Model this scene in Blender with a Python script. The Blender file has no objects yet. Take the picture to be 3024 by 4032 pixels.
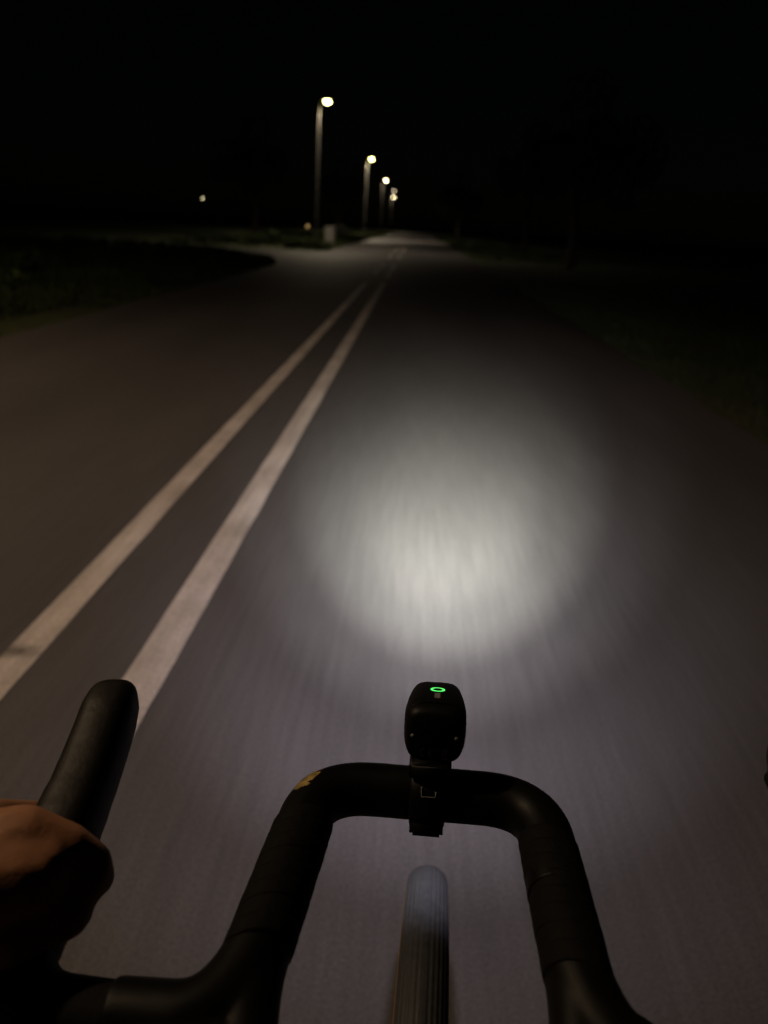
import bpy, bmesh, math, random
from mathutils import Vector, Matrix, noise

R = math.radians
random.seed(7)
scene = bpy.context.scene
col = scene.collection

# ------------------------------------------------------------------ camera
CAM_H = 1.30
cam_data = bpy.data.cameras.new("camera")
cam = bpy.data.objects.new("camera", cam_data)
col.objects.link(cam)
# image right / image down / view axis written in world coordinates
RIGHT = Vector((0.99751434, 0.04114749, 0.05720164))
DOWN = Vector((0.06796212, -0.3474333, -0.93523861))
FWD = Vector((-0.01860896, 0.93680146, -0.34936617))
cam.matrix_world = Matrix((
    (RIGHT.x, -DOWN.x, -FWD.x, 0.0),
    (RIGHT.y, -DOWN.y, -FWD.y, 0.0),
    (RIGHT.z, -DOWN.z, -FWD.z, CAM_H),
    (0, 0, 0, 1)))
cam_data.sensor_fit = 'VERTICAL'
cam_data.sensor_height = 36.0
cam_data.sensor_width = 27.0
cam_data.lens = 36.0 * 3028.0 / 4032.0
cam_data.clip_start = 0.02
cam_data.clip_end = 4000.0
cam_data.dof.use_dof = True
cam_data.dof.focus_distance = 0.50
cam_data.dof.aperture_fstop = 6.3
cam_data.dof.aperture_blades = 0
scene.camera = cam

# ------------------------------------------------------------------ night sky, moonless light
world = bpy.data.worlds.new("World")
scene.world = world
world.use_nodes = True
wn = world.node_tree
wn.nodes.clear()
w_out = wn.nodes.new("ShaderNodeOutputWorld")
w_bg = wn.nodes.new("ShaderNodeBackground")
w_sky = wn.nodes.new("ShaderNodeTexSky")
w_sky.sky_type = 'NISHITA'
w_sky.sun_disc = False
w_sky.sun_elevation = R(12.0)
w_sky.sun_rotation = R(200.0)
w_bg.inputs["Strength"].default_value = 0.00012
wn.links.new(w_sky.outputs[0], w_bg.inputs[0])
wn.links.new(w_bg.outputs[0], w_out.inputs[0])

scene.render.engine = 'CYCLES'
scene.cycles.use_denoising = True
scene.cycles.use_light_tree = False
scene.cycles.max_bounces = 5
scene.cycles.sample_clamp_indirect = 0.05
scene.view_settings.view_transform = 'Standard'
scene.view_settings.look = 'None'
scene.view_settings.gamma = 1.0
scene.view_settings.exposure = 0.0
scene.view_settings.use_curve_mapping = False

# ------------------------------------------------------------------ materials
def new_mat(name):
    m = bpy.data.materials.new(name)
    m.use_nodes = True
    nt = m.node_tree
    return m, nt, nt.nodes["Principled BSDF"]

def ramp(nt, fac, stops):
    r = nt.nodes.new("ShaderNodeValToRGB")
    e = r.color_ramp.elements
    e[0].position, e[0].color = stops[0][0], (*stops[0][1], 1)
    e[1].position, e[1].color = stops[-1][0], (*stops[-1][1], 1)
    for p, c in stops[1:-1]:
        x = e.new(p); x.color = (*c, 1)
    nt.links.new(fac, r.inputs[0])
    return r.outputs[0]

def coords(nt, scale=(1, 1, 1)):
    tc = nt.nodes.new("ShaderNodeTexCoord")
    mp = nt.nodes.new("ShaderNodeMapping")
    mp.inputs["Scale"].default_value = scale
    nt.links.new(tc.outputs["Object"], mp.inputs[0])
    return mp.outputs[0]

def noise_tex(nt, vec, scale, detail=4.0, rough=0.55):
    n = nt.nodes.new("ShaderNodeTexNoise")
    n.inputs["Scale"].default_value = scale
    n.inputs["Detail"].default_value = detail
    n.inputs["Roughness"].default_value = rough
    nt.links.new(vec, n.inputs["Vector"])
    return n.outputs[0]

def mix_rgb(nt, a, b, fac, mode='MIX'):
    m = nt.nodes.new("ShaderNodeMixRGB")
    m.blend_type = mode
    for k, v in ((0, fac), (1, a), (2, b)):
        if isinstance(v, (int, float)):
            m.inputs[k].default_value = v
        elif isinstance(v, tuple):
            m.inputs[k].default_value = (*v, 1)
        else:
            nt.links.new(v, m.inputs[k])
    return m.outputs[0]

def bump(nt, b, height, strength, dist=0.01):
    n = nt.nodes.new("ShaderNodeBump")
    n.inputs["Strength"].default_value = strength
    n.inputs["Distance"].default_value = dist
    nt.links.new(height, n.inputs["Height"])
    nt.links.new(n.outputs[0], b.inputs["Normal"])

def asphalt_mat():
    m, nt, b = new_mat("asphalt")
    v = coords(nt)
    vs = coords(nt, (16.0, 0.7, 1.0))
    vw = coords(nt, (1.0, 0.12, 1.0))
    grain = noise_tex(nt, v, 140.0, 3)
    streak = noise_tex(nt, vs, 3.0, 5, 0.6)
    patch = noise_tex(nt, vw, 1.1, 4)
    c = ramp(nt, streak, [(0.26, (0.074, 0.069, 0.0730)), (0.74, (0.100, 0.0935, 0.0980))])
    c = mix_rgb(nt, c, ramp(nt, patch, [(0.3, (0.80, 0.80, 0.80)), (0.7, (1.15, 1.14, 1.12))]), 1.0, 'MULTIPLY')
    c = mix_rgb(nt, c, ramp(nt, grain, [(0.3, (0.72, 0.72, 0.72)), (0.7, (1.25, 1.25, 1.24))]), 1.0, 'MULTIPLY')
    nt.links.new(c, b.inputs["Base Color"])
    b.inputs["Roughness"].default_value = 0.66
    b.inputs["Specular IOR Level"].default_value = 0.28
    bump(nt, b, grain, 0.35, 0.003)
    return m

def paint_mat():
    m, nt, b = new_mat("worn_road_paint")
    v = coords(nt)
    vs = coords(nt, (7.0, 0.6, 1.0))
    grain = noise_tex(nt, v, 120.0, 3)
    wear = noise_tex(nt, vs, 3.0, 5, 0.65)
    smear = noise_tex(nt, v, 2.3, 3)
    c = ramp(nt, wear, [(0.30, (0.48, 0.43, 0.41)), (0.62, (0.70, 0.63, 0.60))])
    c = mix_rgb(nt, c, ramp(nt, smear, [(0.30, (0.72, 0.70, 0.66)), (0.60, (1.0, 1.0, 1.0))]), 1.0, 'MULTIPLY')
    c = mix_rgb(nt, c, ramp(nt, grain, [(0.34, (0.75, 0.75, 0.75)), (0.62, (1.06, 1.06, 1.06))]), 1.0, 'MULTIPLY')
    # one dark skid smear across the outer line, near the bicycle
    mp = nt.nodes.new("ShaderNodeMapping")
    mp.inputs["Location"].default_value = (1.135 * 6.0, -2.03 * 9.0, 0)
    mp.inputs["Scale"].default_value = (6.0, 9.0, 1.0)
    nt.links.new(v, mp.inputs[0])
    ln = nt.nodes.new("ShaderNodeVectorMath"); ln.operation = 'LENGTH'
    nt.links.new(mp.outputs[0], ln.inputs[0])
    ad = nt.nodes.new("ShaderNodeMath"); ad.operation = 'ADD'
    nt.links.new(ln.outputs["Value"], ad.inputs[0]); nt.links.new(noise_tex(nt, v, 14.0, 5), ad.inputs[1])
    fac = ramp(nt, ad.outputs[0], [(0.50, (1, 1, 1)), (1.0, (0, 0, 0))])
    c = mix_rgb(nt, c, (0.10, 0.09, 0.08), fac)
    nt.links.new(c, b.inputs["Base Color"])
    b.inputs["Roughness"].default_value = 0.6
    b.inputs["Specular IOR Level"].default_value = 0.45
    bump(nt, b, grain, 0.3, 0.002)
    return m

def soil_mat():
    m, nt, b = new_mat("grassy_soil")
    v = coords(nt)
    n1 = noise_tex(nt, v, 0.5, 5)
    n2 = noise_tex(nt, v, 14.0, 5, 0.7)
    c = ramp(nt, n1, [(0.35, (0.040, 0.056, 0.018)), (0.55, (0.058, 0.072, 0.024)), (0.72, (0.085, 0.066, 0.040))])
    c = mix_rgb(nt, c, ramp(nt, n2, [(0.3, (0.55, 0.55, 0.55)), (0.7, (1.35, 1.35, 1.35))]), 1.0, 'MULTIPLY')
    nt.links.new(c, b.inputs["Base Color"])
    b.inputs["Roughness"].default_value = 0.95
    bump(nt, b, n2, 0.8, 0.05)
    return m

def plain(name, colr, rough, metal=0.0, spec=0.5, nscale=None, namt=0.2, bumpamt=0.0):
    m, nt, b = new_mat(name)
    if nscale:
        n = noise_tex(nt, coords(nt), nscale, 4)
        lo = tuple(x * (1 - namt) for x in colr); hi = tuple(x * (1 + namt) for x in colr)
        nt.links.new(ramp(nt, n, [(0.3, lo), (0.7, hi)]), b.inputs["Base Color"])
        rr = nt.nodes.new("ShaderNodeMapRange")
        rr.inputs["To Min"].default_value = max(0.05, rough - 0.10)
        rr.inputs["To Max"].default_value = min(1.0, rough + 0.10)
        nt.links.new(n, rr.inputs["Value"])
        nt.links.new(rr.outputs[0], b.inputs["Roughness"])
        if bumpamt:
            bump(nt, b, n, bumpamt, 0.002)
    else:
        b.inputs["Base Color"].default_value = (*colr, 1)
        b.inputs["Roughness"].default_value = rough
    b.inputs["Metallic"].default_value = metal
    b.inputs["Specular IOR Level"].default_value = spec
    return m

def glow(name, colr, strength):
    m, nt, b = new_mat(name)
    n = noise_tex(nt, coords(nt), 60.0, 1)
    c = ramp(nt, n, [(0.2, tuple(x * 0.85 for x in colr)), (0.8, colr)])
    nt.links.new(c, b.inputs["Emission Color"])
    b.inputs["Base Color"].default_value = (0.6, 0.6, 0.6, 1)
    b.inputs["Emission Strength"].default_value = strength
    m.cycles.emission_sampling = 'NONE'     # the lamps' own light objects do the lighting
    return m

MAT = {
    'asphalt': asphalt_mat(), 'paint': paint_mat(), 'soil': soil_mat(),
    'grass': plain('grass_blade', (0.034, 0.048, 0.014), 0.7, 0, 0.3, 1.2, 0.45),
    'leaf': plain('tree_leaf', (0.050, 0.080, 0.022), 0.6, 0, 0.35, 0.8, 0.4),
    'bark': plain('bark', (0.11, 0.085, 0.06), 0.9, 0, 0.3, 9.0, 0.4, 0.8),
    'galv': plain('galvanised_steel', (0.014, 0.013, 0.0115), 0.85, 0.0, 0.12, 6.0, 0.15),
    'housing': plain('lamp_housing', (0.12, 0.115, 0.10), 0.6, 0.0, 0.5, 8.0, 0.12),
    'cabinet': plain('pale_cabinet_paint', (0.20, 0.19, 0.18), 0.6, 0, 0.3, 5.0, 0.12),
    'concrete': plain('concrete', (0.30, 0.28, 0.25), 0.9, 0, 0.3, 7.0, 0.2, 0.4),
    'bar': plain('matte_black_bar', (0.0035, 0.0035, 0.003), 0.48, 0, 0.13, 70.0, 0.15),
    'tape': plain('black_bar_tape', (0.0045, 0.0042, 0.004), 0.75, 0, 0.12, 240.0, 0.35, 0.35),
    'hood': plain('black_rubber_hood', (0.008, 0.0068, 0.006), 0.55, 0, 0.25, 180.0, 0.25, 0.2),
    'plastic': plain('black_plastic', (0.004, 0.004, 0.0045), 0.5, 0, 0.16, 120.0, 0.2),
    'metal_dark': plain('dark_alloy', (0.05, 0.05, 0.05), 0.4, 0.8, 0.5, 30.0, 0.1),
    'steel': plain('bright_steel', (0.6, 0.58, 0.52), 0.3, 1.0, 0.5, 40.0, 0.1),
    'gold': plain('gold_foil', (0.34, 0.25, 0.085), 0.45, 0.1, 0.5, 160.0, 0.65, 0.5),
    'mark': plain('pale_print', (0.20, 0.20, 0.19), 0.7, 0, 0.3, 200.0, 0.2),
    'tread': plain('tyre_rubber', (0.030, 0.032, 0.036), 0.6, 0, 0.4, 150.0, 0.25, 0.2),
    'tan': plain('tan_sidewall', (0.20, 0.135, 0.06), 0.8, 0, 0.3, 90.0, 0.2),
    'frame': plain('frame_paint', (0.02, 0.022, 0.025), 0.35, 0, 0.5, 20.0, 0.1),
    'cloth': plain('black_jersey', (0.012, 0.012, 0.013), 0.95, 0, 0.2, 120.0, 0.3, 0.4),
    'hair': plain('dark_hair', (0.02, 0.015, 0.012), 0.6, 0, 0.3, 90.0, 0.3),
    'ring': glow('green_ring', (0.02, 1.0, 0.14), 1.1),
    'led': glow('white_led', (1.0, 1.0, 0.95), 4.0),
    'lamp': glow('lamp_glass', (1.0, 0.88, 0.30), 34.0),
    'lamp_far': glow('far_lamp_glass', (1.0, 0.82, 0.45), 36.0),
    'bollard': glow('bollard_glass', (1.0, 0.62, 0.22), 1.4),
    'lamp_dim': glow('dim_lamp_glass', (1.0, 0.80, 0.52), 8.0),
}

def skin_mat():
    m, nt, b = new_mat("skin")
    v = coords(nt)
    n1 = noise_tex(nt, v, 30.0, 4)
    n2 = noise_tex(nt, v, 420.0, 3)
    c = ramp(nt, n1, [(0.3, (0.36, 0.165, 0.085)), (0.7, (0.46, 0.235, 0.135))])
    nt.links.new(c, b.inputs["Base Color"])
    b.inputs["Roughness"].default_value = 0.52
    b.inputs["Subsurface Weight"].default_value = 0.0
    b.inputs["Subsurface Radius"].default_value = (0.01, 0.004, 0.002)
    b.inputs["Subsurface Scale"].default_value = 0.4
    bump(nt, b, n2, 0.35, 0.0006)
    return m
MAT['skin'] = skin_mat()

# ------------------------------------------------------------------ helpers
def link_mesh(name, me, mat=None, parent=None, smooth=False):
    o = bpy.data.objects.new(name, me)
    col.objects.link(o)
    if mat is not None and len(me.materials) == 0:
        me.materials.append(MAT[mat] if isinstance(mat, str) else mat)
    if smooth:
        for p in me.polygons:
            p.use_smooth = True
    if parent is not None:
        o.parent = parent
    return o

def from_bm(name, bm, mat, parent=None, smooth=False):
    bmesh.ops.recalc_face_normals(bm, faces=bm.faces)
    me = bpy.data.meshes.new(name)
    bm.to_mesh(me); bm.free()
    return link_mesh(name, me, mat, parent, smooth)

def thing(name, label, cat, mw=None, group=None):
    o = bpy.data.objects.new(name, None)
    o.empty_display_size = 0.1
    col.objects.link(o)
    if mw is not None:
        o.matrix_world = mw
    o["label"] = label; o["category"] = cat
    if group: o["group"] = group
    return o

def tag(o, label, cat, group=None):
    o["label"] = label; o["category"] = cat
    if group: o["group"] = group
    return o

def structure(o, kind="structure"):
    o["kind"] = kind
    return o

def sweep(bm, pts, radii, n=20, caps=True, sx=1.0, sz=1.0, up=Vector((0, 0, 1))):
    """tube along pts; sx / sz flatten the section sideways / along up"""
    pts = [Vector(p) for p in pts]
    if not isinstance(radii, (list, tuple)):
        radii = [radii] * len(pts)
    rings = []
    for i, p in enumerate(pts):
        a = pts[max(i - 1, 0)]; b = pts[min(i + 1, len(pts) - 1)]
        t = (b - a).normalized()
        u = up if abs(t.dot(up)) < 0.95 else Vector((0, 1, 0))
        s = t.cross(u).normalized()
        w = s.cross(t).normalized()
        ring = []
        for k in range(n):
            th = 2 * math.pi * k / n
            ring.append(bm.verts.new(p + s * (radii[i] * sx * math.cos(th)) + w * (radii[i] * sz * math.sin(th))))
        rings.append(ring)
    for i in range(len(rings) - 1):
        for k in range(n):
            bm.faces.new((rings[i][k], rings[i][(k + 1) % n], rings[i + 1][(k + 1) % n], rings[i + 1][k]))
    if caps:
        bm.faces.new(rings[0][::-1]); bm.faces.new(rings[-1])
    return rings

def fillet(pts, radii, seg=10):
    """polyline with rounded corners"""
    pts = [Vector(p) for p in pts]
    out = [pts[0]]
    for i in range(1, len(pts) - 1):
        a, b, c = pts[i - 1], pts[i], pts[i + 1]
        d = radii[i - 1]
        p0 = b + (a - b).normalized() * min(d, (a - b).length * 0.49)
        p2 = b + (c - b).normalized() * min(d, (c - b).length * 0.49)
        for k in range(seg + 1):
            t = k / seg
            out.append(p0 * (1 - t) ** 2 + b * 2 * t * (1 - t) + p2 * t * t)
    out.append(pts[-1])
    return out

def resample(pts, step):
    pts = [Vector(p) for p in pts]
    out = [pts[0]]; acc = 0.0
    for a, b in zip(pts, pts[1:]):
        L = (b - a).length; pos = step - acc
        while pos < L:
            out.append(a + (b - a) * (pos / L)); pos += step
        acc = (acc + L) % step
    out.append(pts[-1])
    return out

def smooth_path(pts, n=12):
    """Catmull-Rom through the points"""
    P = [Vector(p) for p in pts]
    P = [P[0] * 2 - P[1]] + P + [P[-1] * 2 - P[-2]]
    out = []
    for i in range(1, len(P) - 2):
        a, b, c, d = P[i - 1], P[i], P[i + 1], P[i + 2]
        for k in range(n):
            t = k / n
            out.append(0.5 * ((2 * b) + (c - a) * t + (2 * a - 5 * b + 4 * c - d) * t * t + (3 * b - a - 3 * c + d) * t ** 3))
    out.append(P[-2])
    return out

def lerp_list(vals, n):
    out = []
    for i in range(len(vals) - 1):
        for k in range(n):
            out.append(vals[i] + (vals[i + 1] - vals[i]) * k / n)
    out.append(vals[-1])
    return out

def box(bm, x0, x1, y0, y1, z0, z1):
    v = [bm.verts.new(p) for p in ((x0, y0, z0), (x1, y0, z0), (x1, y1, z0), (x0, y1, z0),
                                   (x0, y0, z1), (x1, y0, z1), (x1, y1, z1), (x0, y1, z1))]
    for f in ((0, 3, 2, 1), (4, 5, 6, 7), (0, 1, 5, 4), (1, 2, 6, 5), (2, 3, 7, 6), (3, 0, 4, 7)):
        bm.faces.new([v[i] for i in f])

def bevel_box(name, dims, mat, parent, bev, seg=3, smooth=True):
    bm = bmesh.new()
    box(bm, *dims)
    bmesh.ops.bevel(bm, geom=list(bm.edges), offset=bev, segments=seg, affect='EDGES', profile=0.5)
    return from_bm(name, bm, mat, parent, smooth)

def lathe(bm, prof, n=24, axis='Z', origin=(0, 0, 0)):
    """prof = [(r, h)...] spun about an axis"""
    o = Vector(origin); rings = []
    for r, hgt in prof:
        ring = []
        for k in range(n):
            th = 2 * math.pi * k / n
            c, s = r * math.cos(th), r * math.sin(th)
            p = {'Z': (c, s, hgt), 'X': (hgt, c, s), 'Y': (c, hgt, s)}[axis]
            ring.append(bm.verts.new(o + Vector(p)))
        rings.append(ring)
    for i in range(len(rings) - 1):
        for k in range(n):
            bm.faces.new((rings[i][k], rings[i][(k + 1) % n], rings[i + 1][(k + 1) % n], rings[i + 1][k]))
    return rings

def remeshed(bm, voxel, smooth_iter, factor=0.5):
    bmesh.ops.recalc_face_normals(bm, faces=bm.faces)
    me = bpy.data.meshes.new("tmp"); bm.to_mesh(me); bm.free()
    o = bpy.data.objects.new("tmp", me); col.objects.link(o)
    r = o.modifiers.new("r", 'REMESH'); r.mode = 'VOXEL'; r.voxel_size = voxel
    s = o.modifiers.new("s", 'SMOOTH'); s.iterations = smooth_iter; s.factor = factor
    dg = bpy.context.evaluated_depsgraph_get(); dg.update()
    res = bpy.data.meshes.new_from_object(o.evaluated_get(dg))
    bpy.data.objects.remove(o); bpy.data.meshes.remove(me)
    return res

# ------------------------------------------------------------------ ground and road
def sheet(name, poly, z, mat):
    bm = bmesh.new()
    f = bm.faces.new([bm.verts.new((x, y, z)) for x, y in poly])
    if f.normal.z < 0: f.normal_flip()
    me = bpy.data.meshes.new(name); bm.normal_update(); bm.to_mesh(me); bm.free()
    return link_mesh(name, me, mat)

ground = structure(sheet("ground", [(-1500, -300), (1500, -300), (1500, 2500), (-1500, 2500)], -0.03, 'soil'))

def ragged(x, y0, y1, amp, seed, step=0.5):
    rnd = random.Random(seed); out = []; y = y0
    while y < y1:
        out.append((x + amp * (noise.noise((y * 0.6, seed, 0)) + 0.6 * noise.noise((y * 2.7, seed, 3))), y))
        y += step if y < 60 else step * 6
    out.append((x, y1))
    return out

ROAD_L, ROAD_R = -4.16, 2.58
left_edge = ragged(ROAD_L, -60, 420, 0.10, 1)
right_edge = ragged(ROAD_R, -60, 420, 0.10, 2)
bm = bmesh.new()
top = [bm.verts.new((x, y, 0.0)) for x, y in left_edge]
topr = [bm.verts.new((x, y, 0.0)) for x, y in right_edge]
n = min(len(top), len(topr))
for i in range(n - 1):
    bm.faces.new((top[i], topr[i], topr[i + 1], top[i + 1]))
for row, edge in ((top, left_edge), (topr, right_edge)):
    low = [bm.verts.new((x, y, -0.06)) for x, y in edge]
    for i in range(n - 1):
        bm.faces.new((row[i], row[i + 1], low[i + 1], low[i]))
road = structure(from_bm("road", bm, 'asphalt'))

# side road that joins from the left, flared at its mouth
def arc(cx, cy, r, a0, a1, k=10):
    return [(cx + r * math.cos(R(a0 + (a1 - a0) * i / k)), cy + r * math.sin(R(a0 + (a1 - a0) * i / k))) for i in range(k + 1)]
poly = [(-4.0, 24.0)] + arc(-9.2, 24.0, 5.0, 0, 90) + [(-60, 31.5), (-60, 36.5), (-9.0, 34.6)] + arc(-7.6, 38.0, 3.4, -90, 0) + [(-4.0, 38.2)]
side = structure(sheet("side_road", poly, -0.004, 'asphalt'))

# painted double line, each stretch its own sheet on the road
def line_piece(x0, x1, y0, y1, seed):
    bm = bmesh.new()
    step = 0.12 if y1 < 60 else 1.0
    N = max(2, int((y1 - y0) / step))
    L, Rr = [], []
    for i in range(N + 1):
        y = y0 + (y1 - y0) * i / N
        a = 0.004 * noise.noise((y * 3.1, seed, 0)); b = 0.004 * noise.noise((y * 3.1, seed, 7))
        endj = 0.05 if i in (0, N) else 0.0
        L.append(bm.verts.new((x0 + a, y + endj * noise.noise((y, seed, 1)), 0.004)))
        Rr.append(bm.verts.new((x1 + b, y + endj * noise.noise((y, seed, 2)) + (0.05 if i == 0 else 0), 0.004)))
    for i in range(N):
        bm.faces.new((L[i], Rr[i], Rr[i + 1], L[i + 1]))
    o = from_bm("lane_line", bm, 'paint', road)
    return o

for k, (a, b) in enumerate([(-30, 18.7), (22.4, 28.5), (33.5, 38.0), (44, 49), (55, 60)]):
    line_piece(-1.178, -1.068, a, b, k * 3.3)
for k, (a, b) in enumerate([(-30, 19.2), (20.6, 28.5), (33.5, 38.0), (44, 49), (55, 60)]):
    line_piece(-0.778, -0.656, a, b, 20 + k * 3.3)

# ------------------------------------------------------------------ verge grass
def in_side_road(x, y):
    if y < 32:
        return y > 24 + math.sqrt(max(0, 25 - (x + 9.2) ** 2)) - 0.1 if x > -9.2 else y > 28.9
    if x > -7.6:
        return y < 38.0 - math.sqrt(max(0, 3.4 ** 2 - (x + 7.6) ** 2)) + 0.05
    return y < 34.6 + max(0, -x - 9) * 0.037

def grass(name, label, regions, seed):
    rnd = random.Random(seed)
    V, F = [], []
    for (x0, x1, y0, y1, cnt, h0, h1, w) in regions:
        for _ in range(cnt):
            x = rnd.uniform(x0, x1); y = rnd.uniform(y0, y1)
            if ROAD_L - 0.03 < x < ROAD_R + 0.03 or in_side_road(x, y):
                continue
            dens = noise.noise((x * 0.8, y * 0.5, seed))
            if dens < -0.25: continue
            edge = min(abs(x - ROAD_L), abs(x - ROAD_R))
            hh = rnd.uniform(h0, h1) * (0.55 + min(1.0, edge * 0.9) * 0.8 + 0.5 * max(0, dens))
            a = rnd.uniform(0, 2 * math.pi); c, s = math.cos(a), math.sin(a)
            lean = rnd.uniform(0.1, 0.6) * hh; b = rnd.uniform(0, 2 * math.pi)
            i = len(V)
            V += [(x - c * w, y - s * w, -0.03), (x + c * w, y + s * w, -0.03),
                  (x + c * w * 0.6 + 0.4 * lean * math.cos(b), y + s * w * 0.6 + 0.4 * lean * math.sin(b), -0.03 + hh * 0.6),
                  (x + lean * math.cos(b), y + lean * math.sin(b), -0.03 + hh)]
            F += [(i, i + 1, i + 2), (i, i + 2, i + 3)]
    me = bpy.data.meshes.new(name); me.from_pydata(V, [], F)
    o = link_mesh(name, me, 'grass')
    o["label"] = label; o["category"] = "grass"
    return structure(o, "stuff")

grass("left_verge_grass", "rough dark green grass along the left edge of the road",
      [(-7.5, ROAD_L, 5, 28, 26000, 0.08, 0.26, 0.006), (-14, -7, 6, 28, 9000, 0.12, 0.4, 0.012),
       (-12, ROAD_L, 38, 130, 26000, 0.10, 0.32, 0.02)], 3)
grass("right_verge_grass", "rough dark grass along the right edge of the road",
      [(ROAD_R, 5.5, 2.5, 30, 20000, 0.03, 0.10, 0.006), (ROAD_R, 9, 30, 130, 9000, 0.1, 0.3, 0.02)], 5)

# ------------------------------------------------------------------ trees and shrubs
def leaf_cloud(name, centres, count, size, seed):
    rnd = random.Random(seed); V, F = [], []
    for _ in range(count):
        c, r = rnd.choice(centres)
        d = Vector((rnd.gauss(0, 1), rnd.gauss(0, 1), rnd.gauss(0, 1))).normalized()
        p = Vector(c) + d * r * (0.55 + 0.5 * rnd.random() ** 0.6)
        u = Vector((rnd.gauss(0, 1), rnd.gauss(0, 1), rnd.gauss(0, .6))).normalized()
        w = u.cross(d).normalized() if abs(u.dot(d)) < 0.97 else Vector((1, 0, 0))
        s = size * rnd.uniform(0.6, 1.3); i = len(V)
        V += [p - u * s, p + w * s * 0.45, p + u * s, p - w * s * 0.45]
        F.append((i, i + 1, i + 2, i + 3))
    me = bpy.data.meshes.new(name); me.from_pydata([tuple(v) for v in V], [], F)
    me.materials.append(MAT['leaf'])
    return me

def tree_meshes(seed, H, rad):
    rnd = random.Random(seed)
    bm = bmesh.new()
    sweep(bm, smooth_path([(0, 0, -0.2), (0.08, 0.03, H * 0.22), (-0.05, 0.1, H * 0.45), (0.1, 0.0, H * 0.8)], 5),
          lerp_list([0.24, 0.17, 0.13, 0.04], 5), 9)
    cents = []
    for k in range(9):
        a = k * 2.4 + rnd.uniform(-.4, .4); z0 = H * rnd.uniform(0.3, 0.6)
        tip = Vector((math.cos(a), math.sin(a), 0)) * rad * rnd.uniform(0.45, 0.85) + Vector((0, 0, H * rnd.uniform(0.5, 0.88)))
        mid = (Vector((0, 0, z0)) + tip) * 0.5 + Vector((0, 0, -0.15))
        sweep(bm, smooth_path([(0, 0.03, z0), mid, tip], 4), lerp_list([0.08, 0.055, 0.02], 4), 6)
        cents.append((tip, rad * rnd.uniform(0.28, 0.42)))
        cents.append((mid + Vector((rnd.uniform(-.4, .4), rnd.uniform(-.4, .4), H * 0.12)), rad * rnd.uniform(0.2, 0.3)))
    cents.append((Vector((0, 0, H * 0.93)), rad * 0.4))
    bmesh.ops.recalc_face_normals(bm, faces=bm.faces)
    tm = bpy.data.meshes.new("trunk"); bm.to_mesh(tm); bm.free(); tm.materials.append(MAT['bark'])
    return tm, leaf_cloud("crown", cents, 5200, 0.17, seed + 1)

TREES = [tree_meshes(11, 7.5, 3.4), tree_meshes(23, 9.0, 3.0)]
for (v, x, y, s, rz, lab) in [
        (0, 6.4, 34, 0.9, 20, "dark broad tree over the right verge, nearest the bicycle"),
        (1, 8.5, 64, 1.0, 110, "tall dark tree on the right verge across from the second street lamp"),
        (0, 6.0, 121, 1.15, 200, "faintly lit tree on the right beside the farthest street lamps"),
        (1, -12.5, 19, 0.95, 60, "dark tree on the left just before the side road"),
        (0, -12.0, 60, 1.0, 300, "dark tree on the left behind the pale cabinet"),
        (1, -9.5, 97, 0.9, 150, "dark tree on the left between the second and third street lamps")]:
    t = thing("tree", lab, "tree", Matrix.Translation((x, y, -0.03)) @ Matrix.Rotation(R(rz), 4, 'Z') @ Matrix.Scale(s, 4), "roadside trees")
    for nm, me in zip(("trunk", "crown"), TREES[v]):
        link_mesh(nm, me, None, t)

rs = random.Random(9)
SHRUBS = []
for k in range(2):
    bm = bmesh.new(); cents = []
    for j in range(7):
        a = j * 0.9 + rs.uniform(-.3, .3)
        tip = Vector((math.cos(a) * rs.uniform(.12, .4), math.sin(a) * rs.uniform(.12, .4), rs.uniform(.25, .5)))
        sweep(bm, [(0, 0, -.05), tip * 0.5 + Vector((0, 0, .04)), tip], [0.012, 0.009, 0.004], 5)
        cents.append((tip, 0.17))
    bmesh.ops.recalc_face_normals(bm, faces=bm.faces)
    sm = bpy.data.meshes.new("stems"); bm.to_mesh(sm); bm.free(); sm.materials.append(MAT['bark'])
    SHRUBS.append((sm, leaf_cloud("foliage", cents, 700, 0.05, 40 + k)))
for k, (x, y, s, lab) in enumerate([
        (-5.75, 11.2, 0.75, "low dark shrub at the left edge of the picture on the grass verge"),
        (-6.9, 14.0, 0.9, "low dark shrub on the left verge, second from the left picture edge"),
        (-6.6, 20.0, 0.8, "low dark shrub on the left verge closest to the side road"),
        (-7.6, 43.5, 1.2, "low shrub on the grass just past the side road"),
        (-6.4, 70.0, 1.7, "lit green shrub beneath the second street lamp")]):
    t = thing("shrub", lab, "shrub", Matrix.Translation((x, y, -0.03)) @ Matrix.Rotation(k * 1.3, 4, 'Z') @ Matrix.Scale(s, 4), "verge shrubs")
    for nm, me in zip(("stems", "foliage"), SHRUBS[k % 2]):
        link_mesh(nm, me, None, t)

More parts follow.
